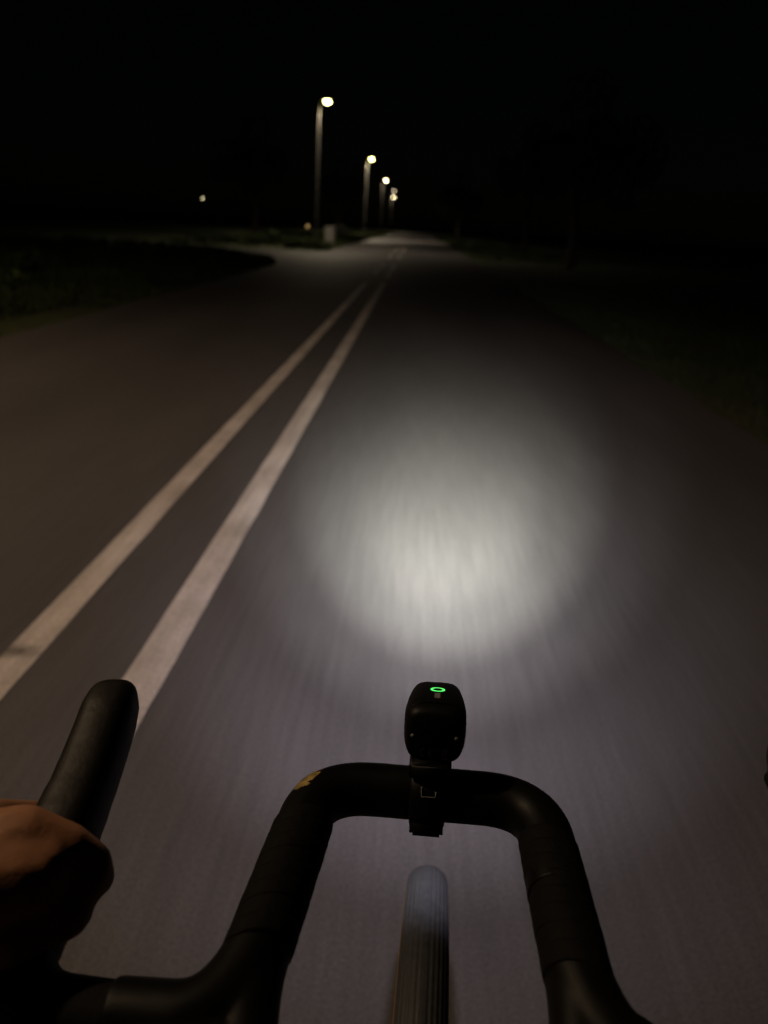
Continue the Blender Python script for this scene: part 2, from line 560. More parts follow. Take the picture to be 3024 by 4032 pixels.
# ------------------------------------------------------------------ street lamps
LAMP_H = 7.0
def lamp_meshes():
    out = {}
    bm = bmesh.new()
    lathe(bm, [(0.0, 0.0), (0.15, 0.0), (0.15, 0.03), (0.085, 0.05), (0.085, 1.1), (0.075, 1.12), (0.05, LAMP_H + 0.02), (0.0, LAMP_H + 0.04)], 18)
    bmesh.ops.remove_doubles(bm, verts=bm.verts, dist=1e-5)
    out['pole'] = bm
    bm = bmesh.new()
    sweep(bm, [(0, 0, LAMP_H - 0.02), (0.1, 0, LAMP_H + 0.04), (0.25, 0, LAMP_H + 0.07)], 0.03, 12)
    out['arm'] = bm
    bm = bmesh.new()   # cobra-like shell, open beneath the glass
    xs = [0.16, 0.22, 0.34, 0.48, 0.62, 0.74, 0.80]
    ws = [0.05, 0.09, 0.14, 0.15, 0.13, 0.09, 0.03]
    hs = [0.06, 0.09, 0.12, 0.13, 0.11, 0.08, 0.03]
    rings = []
    for x, w, hh in zip(xs, ws, hs):
        ring = []
        for k in range(16):
            th = 2 * math.pi * k / 16
            zz = math.sin(th); zz = hh * zz if zz > 0 else 0.03 * zz
            ring.append(bm.verts.new((x, w * math.cos(th), LAMP_H + 0.07 + zz - 0.05 * (x - 0.16))))
        rings.append(ring)
    for i in range(len(rings) - 1):
        for k in range(16):
            bm.faces.new((rings[i][k], rings[i][(k + 1) % 16], rings[i + 1][(k + 1) % 16], rings[i + 1][k]))
    bm.faces.new(rings[0][::-1]); bm.faces.new(rings[-1])
    out['housing'] = bm
    bm = bmesh.new()
    prof = [(0.16 * math.cos(R(a)), -0.15 * math.sin(R(a))) for a in range(0, 90, 12)] + [(0.001, -0.15)]
    lathe(bm, prof, 18, 'Z', (0.40, 0, LAMP_H + 0.045))
    out['glass'] = bm
    res = {}
    for k, b in out.items():
        bmesh.ops.recalc_face_normals(b, faces=b.faces)
        me = bpy.data.meshes.new(k); b.to_mesh(me); b.free()
        for p in me.polygons: p.use_smooth = k != 'arm'
        res[k] = me
    return res
LM = lamp_meshes()
for k, mm in (('pole', 'galv'), ('arm', 'galv'), ('housing', 'housing'), ('glass', 'lamp')):
    LM[k].materials.append(MAT[mm])
GLASS_DIM = LM['glass'].copy(); GLASS_DIM.materials.clear(); GLASS_DIM.materials.append(MAT['lamp_dim'])
GLASS_FAR = LM['glass'].copy(); GLASS_FAR.materials.clear(); GLASS_FAR.materials.append(MAT['lamp_far'])

def street_lamp(x, y, label, watts, colr=(1.0, 0.82, 0.58), rz=0.0, far=False, cone=166.0, blend=0.7):
    t = thing("street_lamp", label, "street lamp", Matrix.Translation((x, y, -0.03)) @ Matrix.Rotation(rz, 4, 'Z'), "street lamps")
    for k in ('pole', 'arm', 'housing', 'glass'):
        link_mesh(k, (GLASS_DIM if far == 'dim' else GLASS_FAR) if (far and k == 'glass') else LM[k], None, t)
    if watts:
        ld = bpy.data.lights.new("lamp_light", 'SPOT')
        ld.energy = watts; ld.color = colr; ld.shadow_soft_size = 0.12
        ld.spot_size = R(cone); ld.spot_blend = blend
        lo = bpy.data.objects.new("lamp_light", ld); col.objects.link(lo)
        lo.parent = t; lo.location = (0.40, 0, LAMP_H - 0.24)
    return t

W0 = 1150.0
street_lamp(-5.40, 43.6, "nearest and brightest street lamp ahead on the left of the road", W0)
street_lamp(-5.13, 78.8, "second lit street lamp along the left of the road", W0 * 2.2)
street_lamp(-5.14, 113.8, "third lit street lamp along the left of the road", W0, far=True)
street_lamp(-5.00, 146.7, "dim fourth street lamp just above the farthest one", W0 * .25, far='dim')
street_lamp(-6.05, 180.0, "farthest and lowest of the street lamps in the row", W0, far=True)
street_lamp(-87.4, 330.0, "tiny lone distant street lamp far off on the left", 0, rz=1.2, far=True)
street_lamp(-5.60, 2.3, "street lamp on the left verge beside the stretch of road nearest the bicycle", 1000.0, (1.0, 0.70, 0.43), cone=168.0, blend=1.0)

# ------------------------------------------------------------------ cabinet and bollard by the junction
cab = thing("utility_cabinet", "pale utility cabinet on the grass at the foot of the first street lamp", "cabinet", Matrix.Translation((-5.22, 48.9, -0.03)) @ Matrix.Rotation(R(-8), 4, 'Z'))
bevel_box("plinth", (-0.30, 0.30, -0.22, 0.22, -0.05, 0.12), 'concrete', cab, 0.015, 1, False)
bevel_box("body", (-0.27, 0.27, -0.19, 0.19, 0.12, 0.98), 'cabinet', cab, 0.012, 2, False)
for sx in (-1, 1):
    d = bevel_box("door", (min(0.006 * sx, 0.255 * sx), max(0.006 * sx, 0.255 * sx), -0.203, -0.192, 0.16, 0.93), 'cabinet', cab, 0.004, 1, False)
    bevel_box("handle", (0.03 * sx - 0.008, 0.03 * sx + 0.008, -0.225, -0.204, 0.50, 0.62), 'metal_dark', d, 0.003, 1, False)
bm = bmesh.new()
box(bm, -0.31, 0.31, -0.23, 0.23, 0.98, 1.01)
top4 = [v for v in bm.verts if v.co.z > 1.0]
for v in top4: v.co.x *= 0.9; v.co.y *= 0.8; v.co.z += 0.04
from_bm("roof", bm, 'cabinet', cab)

bol = thing("bollard_lamp", "small low amber garden light beyond the junction, left of the cabinet", "bollard lamp", Matrix.Translation((-10.1, 75.0, -0.03)))
bm = bmesh.new(); lathe(bm, [(0.0, -0.02), (0.09, -0.02), (0.09, 0.02), (0.06, 0.03), (0.06, 0.70), (0.0, 0.705)], 14); from_bm("post", bm, 'metal_dark', bol)
bm = bmesh.new(); lathe(bm, [(0.0, 0.706), (0.055, 0.71), (0.06, 0.80), (0.055, 0.89), (0.0, 0.893)], 14); from_bm("glass", bm, 'bollard', bol, True)
bm = bmesh.new(); lathe(bm, [(0.0, 0.894), (0.085, 0.894), (0.08, 0.93), (0.03, 0.965), (0.0, 0.97)], 14); from_bm("cap", bm, 'metal_dark', bol)

# ------------------------------------------------------------------ bicycle
BIKE_O = Vector((0.07355, 0.45650, 0.0))
BIKE = Matrix.Translation(BIKE_O) @ Matrix.Rotation(R(-3.0), 4, 'Z') @ Matrix.Rotation(R(-2.2), 4, 'Y')
bike = thing("bicycle", "black gravel bicycle with looped drop handlebar being ridden along the road", "bicycle", BIKE)

ZB = 0.98
TUBE = 0.0155
# loop: bare front section
AX = {-1: (0.0712, 0.0735, 0.0722, 0.0800, 0.0782), 1: (0.0648, 0.0672, 0.0660, 0.0735, 0.0717)}   # loop corner and arm offsets, left / right
loop_pts = fillet([(-AX[-1][1], -0.150, ZB), (-AX[-1][0], -0.0805, ZB), (AX[1][0], -0.0805, ZB), (AX[1][1], -0.150, ZB)], [0.036, 0.036], 14)
bm = bmesh.new()
sweep(bm, resample(loop_pts, 0.004), TUBE, 28)
hb = from_bm("handlebar", bm, 'bar', bike, True)
# tops, bends and drops in one go per side
for s in (-1, 1):
    bm = bmesh.new()
    bend = fillet([(0.0, -0.300, 0.966), (s * 0.045, -0.296, 0.966), (s * 0.095, -0.234, 0.973), (s * 0.170, -0.232, 0.974), (s * 0.201, -0.200, 0.977), (s * 0.200, -0.150, 0.981),
                   (s * 0.210, -0.114, 0.972), (s * 0.240, -0.095, 0.93), (s * 0.270, -0.115, 0.865), (s * 0.285, -0.24, 0.845)],
                  [0.02, 0.02, 0.012, 0.018, 0.02, 0.03, 0.04, 0.05], 8)
    sweep(bm, resample(bend, 0.006), 0.0155, 22)
    from_bm("drop_bar", bm, 'tape', bike, True)
    # arm of the loop running back and flaring out into the tops
    bm = bmesh.new()
    arm = fillet([(s * AX[s][2], -0.118, ZB), (s * AX[s][3], -0.2320, 0.978), (s * (AX[s][3] + 0.055), -0.232, 0.975)], [0.062], 12)
    sweep(bm, resample(arm, 0.004), TUBE + 0.0003, 24)
    arm2 = [(s * (AX[s][2] + 0.0033), -0.17, ZB - 0.001), (s * (AX[s][3] - 0.0025), -0.215, 0.976), (s * (AX[s][3] - 0.010), -0.255, 0.970), (s * 0.052, -0.285, 0.967)]
    sweep(bm, smooth_path(arm2, 6), 0.0150, 20)
    sweep(bm, [(s * 0.092, -0.215, 0.975), (s * 0.078, -0.262, 0.970)], 0.0150, 20)
    sweep(bm, [(s * 0.128, -0.2325, 0.9745), (s * 0.085, -0.245, 0.972)], 0.0152, 20)
    am = remeshed(bm, 0.0016, 8); am.materials.clear()
    link_mesh("loop_arm", am, 'bar', bike, True)
    # bar tape: overlapped wraps, each edge standing a little proud
    p0, p1 = Vector((s * AX[s][2], -0.1160, ZB)), Vector((s * AX[s][4], -0.1985, ZB - 0.001))
    ax = (p1 - p0)
    pts, rad = [], []
    wraps = 8
    for k in range(wraps):
        for f, r in ((0.0, 0.01675), (0.10, 0.01690), (0.9, 0.01681), (0.999, 0.01668)):
            pts.append(p0 + ax * ((k + f) / wraps)); rad.append(r + 0.0001 * ((k * 37) % 3) - (0.0007 if s > 0 else 0.0001))
    bm = bmesh.new()
    rings = sweep(bm, pts, rad, 28)
    adir = ax.normalized()
    for ring in rings:                       # wraps run on a slant
        c = sum((v.co for v in ring), Vector()) / len(ring)
        for v in ring:
            v.co += adir * ((v.co.x - c.x) * 0.28 * s)
    tp = from_bm("bar_tape", bm, 'tape', bike, True)

# worn gold mark on the outer left corner of the loop
def surf_patch(name, path, rad, i0, i1, a0, a1, mat, parent, seed):
    P = resample(path, 0.001); bm = bmesh.new(); grid = []
    na = 22
    for i in range(i0, i1):
        t = (P[i + 1] - P[i - 1]).normalized(); s = t.cross(Vector((0, 0, 1))).normalized(); w = s.cross(t)
        row = []
        for k in range(na + 1):
            th = R(a0 + (a1 - a0) * k / na)
            row.append(bm.verts.new(P[i] + (s * math.cos(th) + w * math.sin(th)) * rad))
        grid.append(row)
    rows = len(grid)
    for i in range(rows - 1):
        for k in range(na):
            u = (i + .5) / (rows - 1) * 2 - 1; v = (k + .5) / na * 2 - 1
            edge = u * u + v * v + 0.75 * noise.noise((u * 2.3 + seed, v * 2.3, 0)) 
            if edge < 0.85:
                bm.faces.new((grid[i][k], grid[i + 1][k], grid[i + 1][k + 1], grid[i][k + 1]))
    bmesh.ops.delete(bm, geom=[v for v in bm.verts if not v.link_faces], context='VERTS')
    return from_bm(name, bm, mat, parent, True)
pk = surf_patch("sticker", loop_pts, TUBE + 0.00035, 46, 65, 98, 142, 'gold', bike, 1.7)
pk["label"] = "worn gold foil mark on the left corner of the loop"

# brake hoods and levers
def hood_profile(s):
    axis = [(s * 0.190, -0.215, 0.975), (s * 0.191, -0.198, 0.979), (s * 0.192, -0.180, 0.986), (s * 0.1925, -0.157, 0.996), (s * 0.1940, -0.127, 1.004),
            (s * 0.1965, -0.097, 1.013), (s * 0.1985, -0.080, 1.018), (s * 0.2000, -0.067, 1.0205), (s * 0.2010, -0.0600, 1.020)]
    w = [0.0170, 0.0180, 0.0185, 0.0172, 0.0162, 0.0160, 0.0160, 0.0148, 0.0112]
    hh = [0.0170, 0.0190, 0.0205, 0.0205, 0.0190, 0.0190, 0.0185, 0.0155, 0.0095]
    return axis, w, hh
for s in (-1, 1):
    axis, w, hh = hood_profile(s)
    if s > 0: axis = [(x + 0.009, y, z) for x, y, z in axis]
    path = smooth_path(axis, 6); ww = lerp_list(w, 6); h2 = lerp_list(hh, 6)
    bm = bmesh.new(); rings = []
    nn = 28
    for i, p in enumerate(path):
        a = path[max(i - 1, 0)]; b = path[min(i + 1, len(path) - 1)]
        t = (b - a).normalized(); sd = t.cross(Vector((0, 0, 1))).normalized(); up = sd.cross(t)
        ring = []
        for k in range(nn):
            th = 2 * math.pi * k / nn
            c, q = math.cos(th), math.sin(th)
            e = 0.70                                        # slightly squared section
            c = math.copysign(abs(c) ** e, c); q = math.copysign(abs(q) ** e, q)
            wr = 1.0 + 0.010 * math.sin(i * 2.1) * (1 if i < 26 else 0)
            ring.append(bm.verts.new(p + sd * (c * ww[i] * wr) + up * (q * h2[i] * wr)))
        rings.append(ring)
    for i in range(len(rings) - 1):
        for k in range(nn):
            bm.faces.new((rings[i][k], rings[i][(k + 1) % nn], rings[i + 1][(k + 1) % nn], rings[i + 1][k]))
    bm.faces.new(rings[0][::-1]); bm.faces.new(rings[-1])
    hd = from_bm("brake_hood", bm, 'hood', bike, True)
    bm = bmesh.new()
    lev = smooth_path([(s * 0.200, -0.075, 1.008), (s * 0.213, -0.070, 0.985), (s * 0.232, -0.068, 0.95), (s * 0.254, -0.072, 0.90), (s * 0.262, -0.080, 0.865)], 6)
    sweep(bm, lev, lerp_list([0.009, 0.010, 0.009, 0.008, 0.005], 6), 12, True, 0.7, 1.0, Vector((1, 0, 0)))
    from_bm("brake_lever", bm, 'metal_dark', hd, True)
    # soft rubber creases where the hood bends
    for j, (yy, zz, dx) in enumerate(((-0.137, 1.0205, -0.010), (-0.143, 1.0190, -0.0075), (-0.150, 1.0175, -0.0095))):
        bm = bmesh.new()
        cx = s * (0.1905)
        arcp = []
        for q in range(9):
            th = R(118 + q * 7.5)
            arcp.append((cx + math.cos(th) * 0.0172 * (1 if s < 0 else -1), yy - 0.004 * math.sin(R(q * 22.5)), zz - 0.0198 + math.sin(th) * 0.0212))
        sweep(bm, arcp, lerp_list([0.0002, 0.0009, 0.0002], 4), 8)
        from_bm("rubber_crease", bm, 'hood', hd, True)

# stem, head tube, fork, frame
def bike_tube(name, pts, rad, mat, n=16, parent=None):
    bm = bmesh.new(); sweep(bm, pts, rad, n, True, 1, 1, Vector((1, 0, 0)))
    return from_bm(name, bm, mat, parent or bike, True)
bike_tube("stem", [(0, -0.335, 0.945), (0, -0.320, 0.958), (0, -0.300, 0.966)], [0.021, 0.020, 0.022], 'bar')
bike_tube("head_tube", [(0, -0.222, 0.82), (0, -0.268, 0.93), (0, -0.335, 0.945)], 0.022, 'frame')
bike_tube("down_tube", [(0, -0.228, 0.835), (0, -0.62, 0.30)], 0.022, 'frame')
bike_tube("top_tube", [(0, -0.252, 0.925), (0, -0.80, 0.83)], 0.018, 'frame')
bike_tube("seat_tube", [(0, -0.64, 0.29), (0, -0.84, 0.92)], 0.016, 'frame')
bike_tube("seat_post", [(0, -0.8405, 0.921), (0, -0.865, 1.00)], 0.0135, 'bar')
bm = bmesh.new()
for (y, w, z) in (): pass
sweep(bm, [(0, -0.70, 1.010), (0, -0.78, 1.012), (0, -0.86, 1.014), (0, -0.93, 1.022), (0, -0.96, 1.024)], [0.020, 0.026, 0.05, 0.07, 0.05], 16, True, 1.0, 0.32)
from_bm("saddle", bm, 'bar', bike, True)
for s in (-1, 1):
    bike_tube("fork_leg", smooth_path([(s * 0.020, -0.190, 0.755), (s * 0.048, -0.165, 0.70), (s * 0.052, -0.10, 0.52), (s * 0.052, -0.0, 0.352)], 6),
              lerp_list([0.017, 0.016, 0.014, 0.010], 6), 'frame')
    bike_tube("chain_stay", [(s * 0.04, -0.64, 0.29), (s * 0.066, -1.035, 0.351)], [0.011, 0.008], 'frame')
    bike_tube("seat_stay", [(s * 0.02, -0.80, 0.80), (s * 0.066, -1.035, 0.355)], [0.009, 0.008], 'frame')
bike_tube("fork_crown", [(0, -0.190, 0.735), (0, -0.222, 0.82)], [0.026, 0.022], 'frame')
for s in (-1, 1):
    c = bike_tube("crank", [(s * 0.075, -0.64, 0.29), (s * 0.085, -0.64 + s * 0.170, 0.29)], [0.014, 0.011], 'metal_dark')
    bevel_box("pedal", (min(s * 0.095, s * 0.185), max(s * 0.095, s * 0.185), -0.64 + s * 0.17 - 0.04, -0.64 + s * 0.17 + 0.04, 0.282, 0.298), 'plastic', c, 0.004, 1, False)

# wheels: rim with tyre, hub and spokes
WR = 0.351
def wheel_meshes():
    n = 144
    def ringmesh(prof, closed=True):
        bm = bmesh.new(); rings = []
        for k in range(n):
            th = 2 * math.pi * k / n
            rings.append([bm.verts.new((x, r * math.cos(th), r * math.sin(th))) for x, r in prof])
        m = len(prof)
        for k in range(n):
            a, b = rings[k], rings[(k + 1) % n]
            for j in range(m if closed else m - 1):
                bm.faces.new((a[j], b[j], b[(j + 1) % m], a[(j + 1) % m]))
        bmesh.ops.recalc_face_normals(bm, faces=bm.faces)
        return bm
    out = {}
    out['rim'] = ringmesh([(-0.012, 0.290), (0.012, 0.290), (0.015, 0.312), (0.010, 0.305), (-0.010, 0.305), (-0.015, 0.312)])
    rt = 0.0215; rc = WR - rt
    side = []
    for a in range(-66, 67, 3):            # ribbed tread cap
        d = rt + (0.0 if (a // 6) % 2 else -0.0004)
        if abs(a) < 6: d = rt
        side.append((d * math.sin(R(a)) * 1.12, rc + d * math.cos(R(a))))
    inner = [(x * 0.9, rc + (r - rc) * 0.86) for x, r in side[::-1]]
    out['tyre'] = ringmesh(side + inner)
    wall = []
    for a in list(range(-150, -59, 6)):
        wall.append((0.0208 * math.sin(R(a)) * 1.12, rc + 0.0208 * math.cos(R(a))))
    wall2 = [(-x, r) for x, r in wall[::-1]]
    bmw = ringmesh(wall, False)
    b2 = ringmesh(wall2, False)
    tmp = bpy.data.meshes.new("tmp"); b2.to_mesh(tmp); b2.free(); bmw.from_mesh(tmp); bpy.data.meshes.remove(tmp)
    out['sidewall'] = bmw
    bm = bmesh.new(); lathe(bm, [(0.0, -0.05), (0.012, -0.05), (0.012, -0.036), (0.022, -0.034), (0.022, -0.028), (0.011, -0.024), (0.011, 0.024), (0.022, 0.028), (0.022, 0.034), (0.012, 0.036), (0.012, 0.05), (0.0, 0.05)], 18, 'X')
    out['hub'] = bm
    bm = bmesh.new(); sweep(bm, [(0.031, 0.0, 0.021), (0.004, 0.0, 0.291)], 0.001, 5)
    out['spoke'] = bm
    res = {}
    mats = {'rim': 'bar', 'tyre': 'tread', 'sidewall': 'tan', 'hub': 'metal_dark', 'spoke': 'metal_dark'}
    for k, b in out.items():
        bmesh.ops.recalc_face_normals(b, faces=b.faces)
        me = bpy.data.meshes.new(k); b.to_mesh(me); b.free(); me.materials.append(MAT[mats[k]])
        for p in me.polygons: p.use_smooth = k in ('sidewall', 'rim', 'hub')
        res[k] = me
    return res
WM = wheel_meshes()
for nm, yy in (("front_wheel", 0.0), ("rear_wheel", -1.035)):
    rim = link_mesh(nm, WM['rim'], None, bike); rim.location = (0, yy, WR)
    for k in ('tyre', 'sidewall', 'hub'):
        link_mesh(k, WM[k], None, rim)
    for j in range(28):
        sp = link_mesh("spoke", WM['spoke'], None, rim)
        sp.matrix_local = Matrix.Rotation(2 * math.pi * j / 28, 4, 'X') @ Matrix.Scale(1 if j % 2 else -1, 4, (1, 0, 0))

# ------------------------------------------------------------------ front light on the loop
fl = thing("bicycle_light", "small black front bicycle light with glowing green power ring, strapped on the handlebar loop", "bicycle light", BIKE)
LP = Matrix.Translation((0.0, -0.0800, 1.0218)) @ Matrix.Rotation(R(-18.0), 4, 'X')
# body: y runs forward from the back face, rounded sections
secs = [(-0.0020, 0.0130, 0.0125, 0.0), (-0.0006, 0.0155, 0.0148, 0.0), (0.0025, 0.0174, 0.0164, 0.0), (0.0090, 0.0186, 0.0172, 0.0004), (0.0220, 0.0189, 0.0174, 0.0006), (0.0360, 0.0183, 0.0174, 0.0006),
        (0.0500, 0.0172, 0.0172, 0.0004), (0.0580, 0.0164, 0.0168, 0.0), (0.0612, 0.0152, 0.0156, 0.0)]
bm = bmesh.new(); rings = []
NB = 40
for (yy, w, hh, dz) in secs:
    ring = []
    for k in range(NB):
        th = 2 * math.pi * k / NB
        c, q = math.cos(th), math.sin(th)
        e = 0.54
        c = math.copysign(abs(c) ** e, c); q = math.copysign(abs(q) ** e, q)
        taper = 1.0 - 0.05 * max(0, -q)
        ring.append(bm.verts.new((c * w * taper, yy, q * hh + dz)))
    rings.append(ring)
for i in range(len(rings) - 1):
    for k in range(NB):
        bm.faces.new((rings[i][k], rings[i][(k + 1) % NB], rings[i + 1][(k + 1) % NB], rings[i + 1][k]))
bm.faces.new(rings[0][::-1]); bm.faces.new(rings[-1])
bm.transform(LP)
body = from_bm("body", bm, 'plastic', fl, True)
def light_part(name, bm, mat, smooth=True, parent=None):
    bm.transform(LP)
    return from_bm(name, bm, mat, parent or fl, smooth)
# seam between top shell and rear cap
bm = bmesh.new()
seam = []
for k in range(25):
    th = R(8 + 164 * k / 24); c, q = math.cos(th), math.sin(th)
    c = math.copysign(abs(c) ** 0.62, c); q = abs(q) ** 0.62
    seam.append((c * 0.01815, 0.0070, q * 0.0171 + 0.0006))
sweep(bm, seam, 0.00045, 6, True, 1, 1, Vector((0, 1, 0)))
light_part("seam_bead", bm, 'plastic')
# power button with glowing ring, set in the top towards the front
TOPZ = 0.0174
bm = bmesh.new(); lathe(bm, [(0.0001, 0.0006), (0.0026, 0.0006), (0.0030, 0.0002), (0.0030, -0.002)], 24, 'Z', (0.0005, 0.0350, TOPZ + 0.0002)); btn = light_part("power_button", bm, 'plastic')
bm = bmesh.new()
lathe(bm, [(0.0031, -0.0010), (0.0031, 0.0005), (0.0046, 0.0005), (0.0046, -0.0010)], 32, 'Z', (0.0005, 0.0350, TOPZ + 0.0002)); light_part("glowing_ring", bm, 'ring', False, btn)
bm = bmesh.new(); box(bm, -0.0013, 0.0023, 0.016, 0.027, TOPZ - 0.0010, TOPZ + 0.0007); light_part("pale_strip", bm, 'mark', False)  # slightly raised pale strip on the top, behind the power button
# rear face: screws, conformity marks
for sx in (-1, 1):
    bm = bmesh.new(); lathe(bm, [(0.0, -0.0012), (0.0011, -0.0012), (0.0013, -0.0006), (0.0013, 0.001)], 12, 'Y', (sx * 0.0128, -0.0012, -0.0005)); light_part("screw", bm, 'mark')
def stroke(bm, pts, y, w):
    pts = [Vector((p[0], 0, p[1])) for p in pts]
    L, Rr = [], []
    for i, p in enumerate(pts):
        t = (pts[min(i + 1, len(pts) - 1)] - pts[max(i - 1, 0)]).normalized()
        nrm = Vector((-t.z, 0, t.x)) * w * 0.5
        L.append(bm.verts.new((p.x + nrm.x, y, p.z + nrm.z))); Rr.append(bm.verts.new((p.x - nrm.x, y, p.z - nrm.z)))
    for i in range(len(pts) - 1):
        bm.faces.new((L[i], L[i + 1], Rr[i + 1], Rr[i]))
YM = -0.0023; zc = -0.0096
def semi(cx, r): return [(cx + r * math.cos(R(a)), zc + r * math.sin(R(a))) for a in range(80, 281, 20)]
bm = bmesh.new(); stroke(bm, semi(-0.0058, 0.0021), YM, 0.0006); light_part("letter_c", bm, 'mark', False)
bm = bmesh.new(); stroke(bm, semi(-0.0010, 0.0021), YM, 0.0006); stroke(bm, [(-0.0028, zc), (-0.0013, zc)], YM - 0.00003, 0.0006); light_part("letter_e", bm, 'mark', False)
bm = bmesh.new()
stroke(bm, [(0.0047, zc + 0.0019), (0.0081, zc + 0.0019)], YM, 0.0006)
stroke(bm, [(0.0052, zc + 0.0017), (0.0056, zc - 0.0013), (0.0072, zc - 0.0013), (0.0076, zc + 0.0017)], YM - 0.00003, 0.0005)
stroke(bm, [(0.0046, zc - 0.0013), (0.0082, zc + 0.0021)], YM - 0.00006, 0.0004)
stroke(bm, [(0.0047, zc - 0.0029), (0.0081, zc - 0.0029)], YM, 0.0009)
light_part("bin_mark", bm, 'mark', False)
# lens, bezel
bm = bmesh.new(); lathe(bm, [(0.0108, 0.0595), (0.0135, 0.0600), (0.0138, 0.0640), (0.0118, 0.0645), (0.0108, 0.0620)], 28, 'Y'); light_part("bezel", bm, 'metal_dark')
bm = bmesh.new(); lathe(bm, [(0.0001, 0.0626), (0.006, 0.0622), (0.0107, 0.0610)], 24, 'Y'); light_part("lens", bm, 'led')
# bracket and strap round the tube
bm = bmesh.new()
box(bm, -0.0140, 0.0108, -0.090, -0.066, ZB + TUBE - 0.001, 1.0085)
bmesh.ops.bevel(bm, geom=list(bm.edges), offset=0.0025, segments=2, affect='EDGES')
from_bm("bracket", bm, 'plastic', fl, True)
bm = bmesh.new(); rings = []
ns = 40
for k in range(ns):
    th = 2 * math.pi * k / ns
    o_, i_ = TUBE + 0.0032, TUBE + 0.0002
    ring = []
    for (x, r) in ((-0.0128, i_), (-0.0128, o_ - 0.001), (-0.0118, o_), (0.0072, o_), (0.0082, o_ - 0.001), (0.0082, i_)):
        ring.append(bm.verts.new((x, -0.0805 + r * math.cos(th), ZB + r * math.sin(th))))
    rings.append(ring)
for k in range(ns):
    a, b = rings[k], rings[(k + 1) % ns]
    for j in range(6):
        bm.faces.new((a[j], b[j], b[(j + 1) % 6], a[(j + 1) % 6]))
from_bm("strap", bm, 'plastic', fl, True)
bm = bmesh.new()
box(bm, -0.0122, 0.0076, -0.1010, -0.0945, ZB - 0.0155, ZB - 0.003)
bmesh.ops.bevel(bm, geom=list(bm.edges), offset=0.002, segments=2, affect='EDGES')
from_bm("strap_buckle", bm, 'plastic', fl, True)
bm = bmesh.new()
sweep(bm, [(-0.0060, -0.0928, ZB + 0.0150), (-0.0060, -0.0963, ZB + 0.0108), (0.0020, -0.0963, ZB + 0.0108), (0.0025, -0.0943, ZB + 0.0132)], 0.0004, 6)
from_bm("strap_clip", bm, 'mark', fl, True)

def beam(name, power, size_deg, blend, pitch, rad, colr, yaw=0.0, fwd=0.068):
    ld = bpy.data.lights.new(name, 'SPOT')
    ld.energy = power; ld.spot_size = R(size_deg); ld.spot_blend = blend
    ld.shadow_soft_size = rad; ld.color = colr
    lo = bpy.data.objects.new(name, ld); col.objects.link(lo)
    lo.parent = fl
    lo.matrix_local = LP @ Matrix.Translation((0, fwd, 0)) @ Matrix.Rotation(R(yaw), 4, 'Z') @ Matrix.Rotation(R(90 + pitch), 4, 'X')
    return lo
beam("core_beam", 2000.0, 18.5, 1.0, 0.6, 0.006, (0.96, 1.0, 0.83))
beam("main_beam", 2800.0, 29.0, 1.0, 0.9, 0.006, (0.95, 1.0, 0.87))
beam("fringe_beam", 700.0, 42.0, 1.0, 1.2, 0.006, (0.97, 0.98, 0.97))
beam("halo_beam", 160.0, 66.0, 1.0, -4.0, 0.006, (0.98, 0.92, 1.05))
beam("wide_beam", 32.0, 104.0, 1.0, -5.0, 0.006, (0.98, 0.90, 1.03))
beam("spill_beam", 5.0, 114.0, 0.5, -2.0, 0.006, (1.0, 0.92, 0.99))

# ------------------------------------------------------------------ rider
def capsule(bm, p0, r0, p1, r1, n=12):
    p0, p1 = Vector(p0), Vector(p1); t = (p1 - p0); L = max(t.length, 1e-5); t = t / L
    u = Vector((0, 0, 1)) if abs(t.z) < 0.9 else Vector((1, 0, 0))
    s = t.cross(u).normalized(); w = s.cross(t)
    prof = [(-r0 * math.cos(R(a)), r0 * math.sin(R(a))) for a in (8, 30, 60, 90)] + [(L + r1 * math.sin(R(a)), r1 * math.cos(R(a))) for a in (0, 30, 60, 82)]
    rings = [[bm.verts.new(p0 + t * d + (s * math.cos(2 * math.pi * k / n) + w * math.sin(2 * math.pi * k / n)) * r) for k in range(n)] for d, r in prof]
    for i in range(len(rings) - 1):
        for k in range(n):
            bm.faces.new((rings[i][k], rings[i][(k + 1) % n], rings[i + 1][(k + 1) % n], rings[i + 1][k]))
    bm.faces.new(rings[0][::-1]); bm.faces.new(rings[-1])

def chain(bm, pts):
    for (a, ra), (b, rb) in zip(pts, pts[1:]):
        capsule(bm, a, ra, b, rb)

WRIST = (-0.208, 0.192, 1.038)
bm = bmesh.new()
# forearm and palm
chain(bm, [((-0.265, 0.02, 1.105), 0.040), ((-0.235, 0.11, 1.075), 0.034), (WRIST, 0.026)])
chain(bm, [(WRIST, 0.022), ((-0.203, 0.250, 1.016), 0.018), ((-0.199, 0.278, 1.012), 0.0145)])
chain(bm, [(WRIST, 0.022), ((-0.209, 0.245, 1.020), 0.018), ((-0.207, 0.270, 1.014), 0.0135)])
chain(bm, [(WRIST, 0.021), ((-0.213, 0.235, 1.018), 0.017), ((-0.214, 0.252, 1.009), 0.0130)])
chain(bm, [(WRIST, 0.020), ((-0.217, 0.222, 1.008), 0.0155), ((-0.218, 0.236, 0.998), 0.0120)])
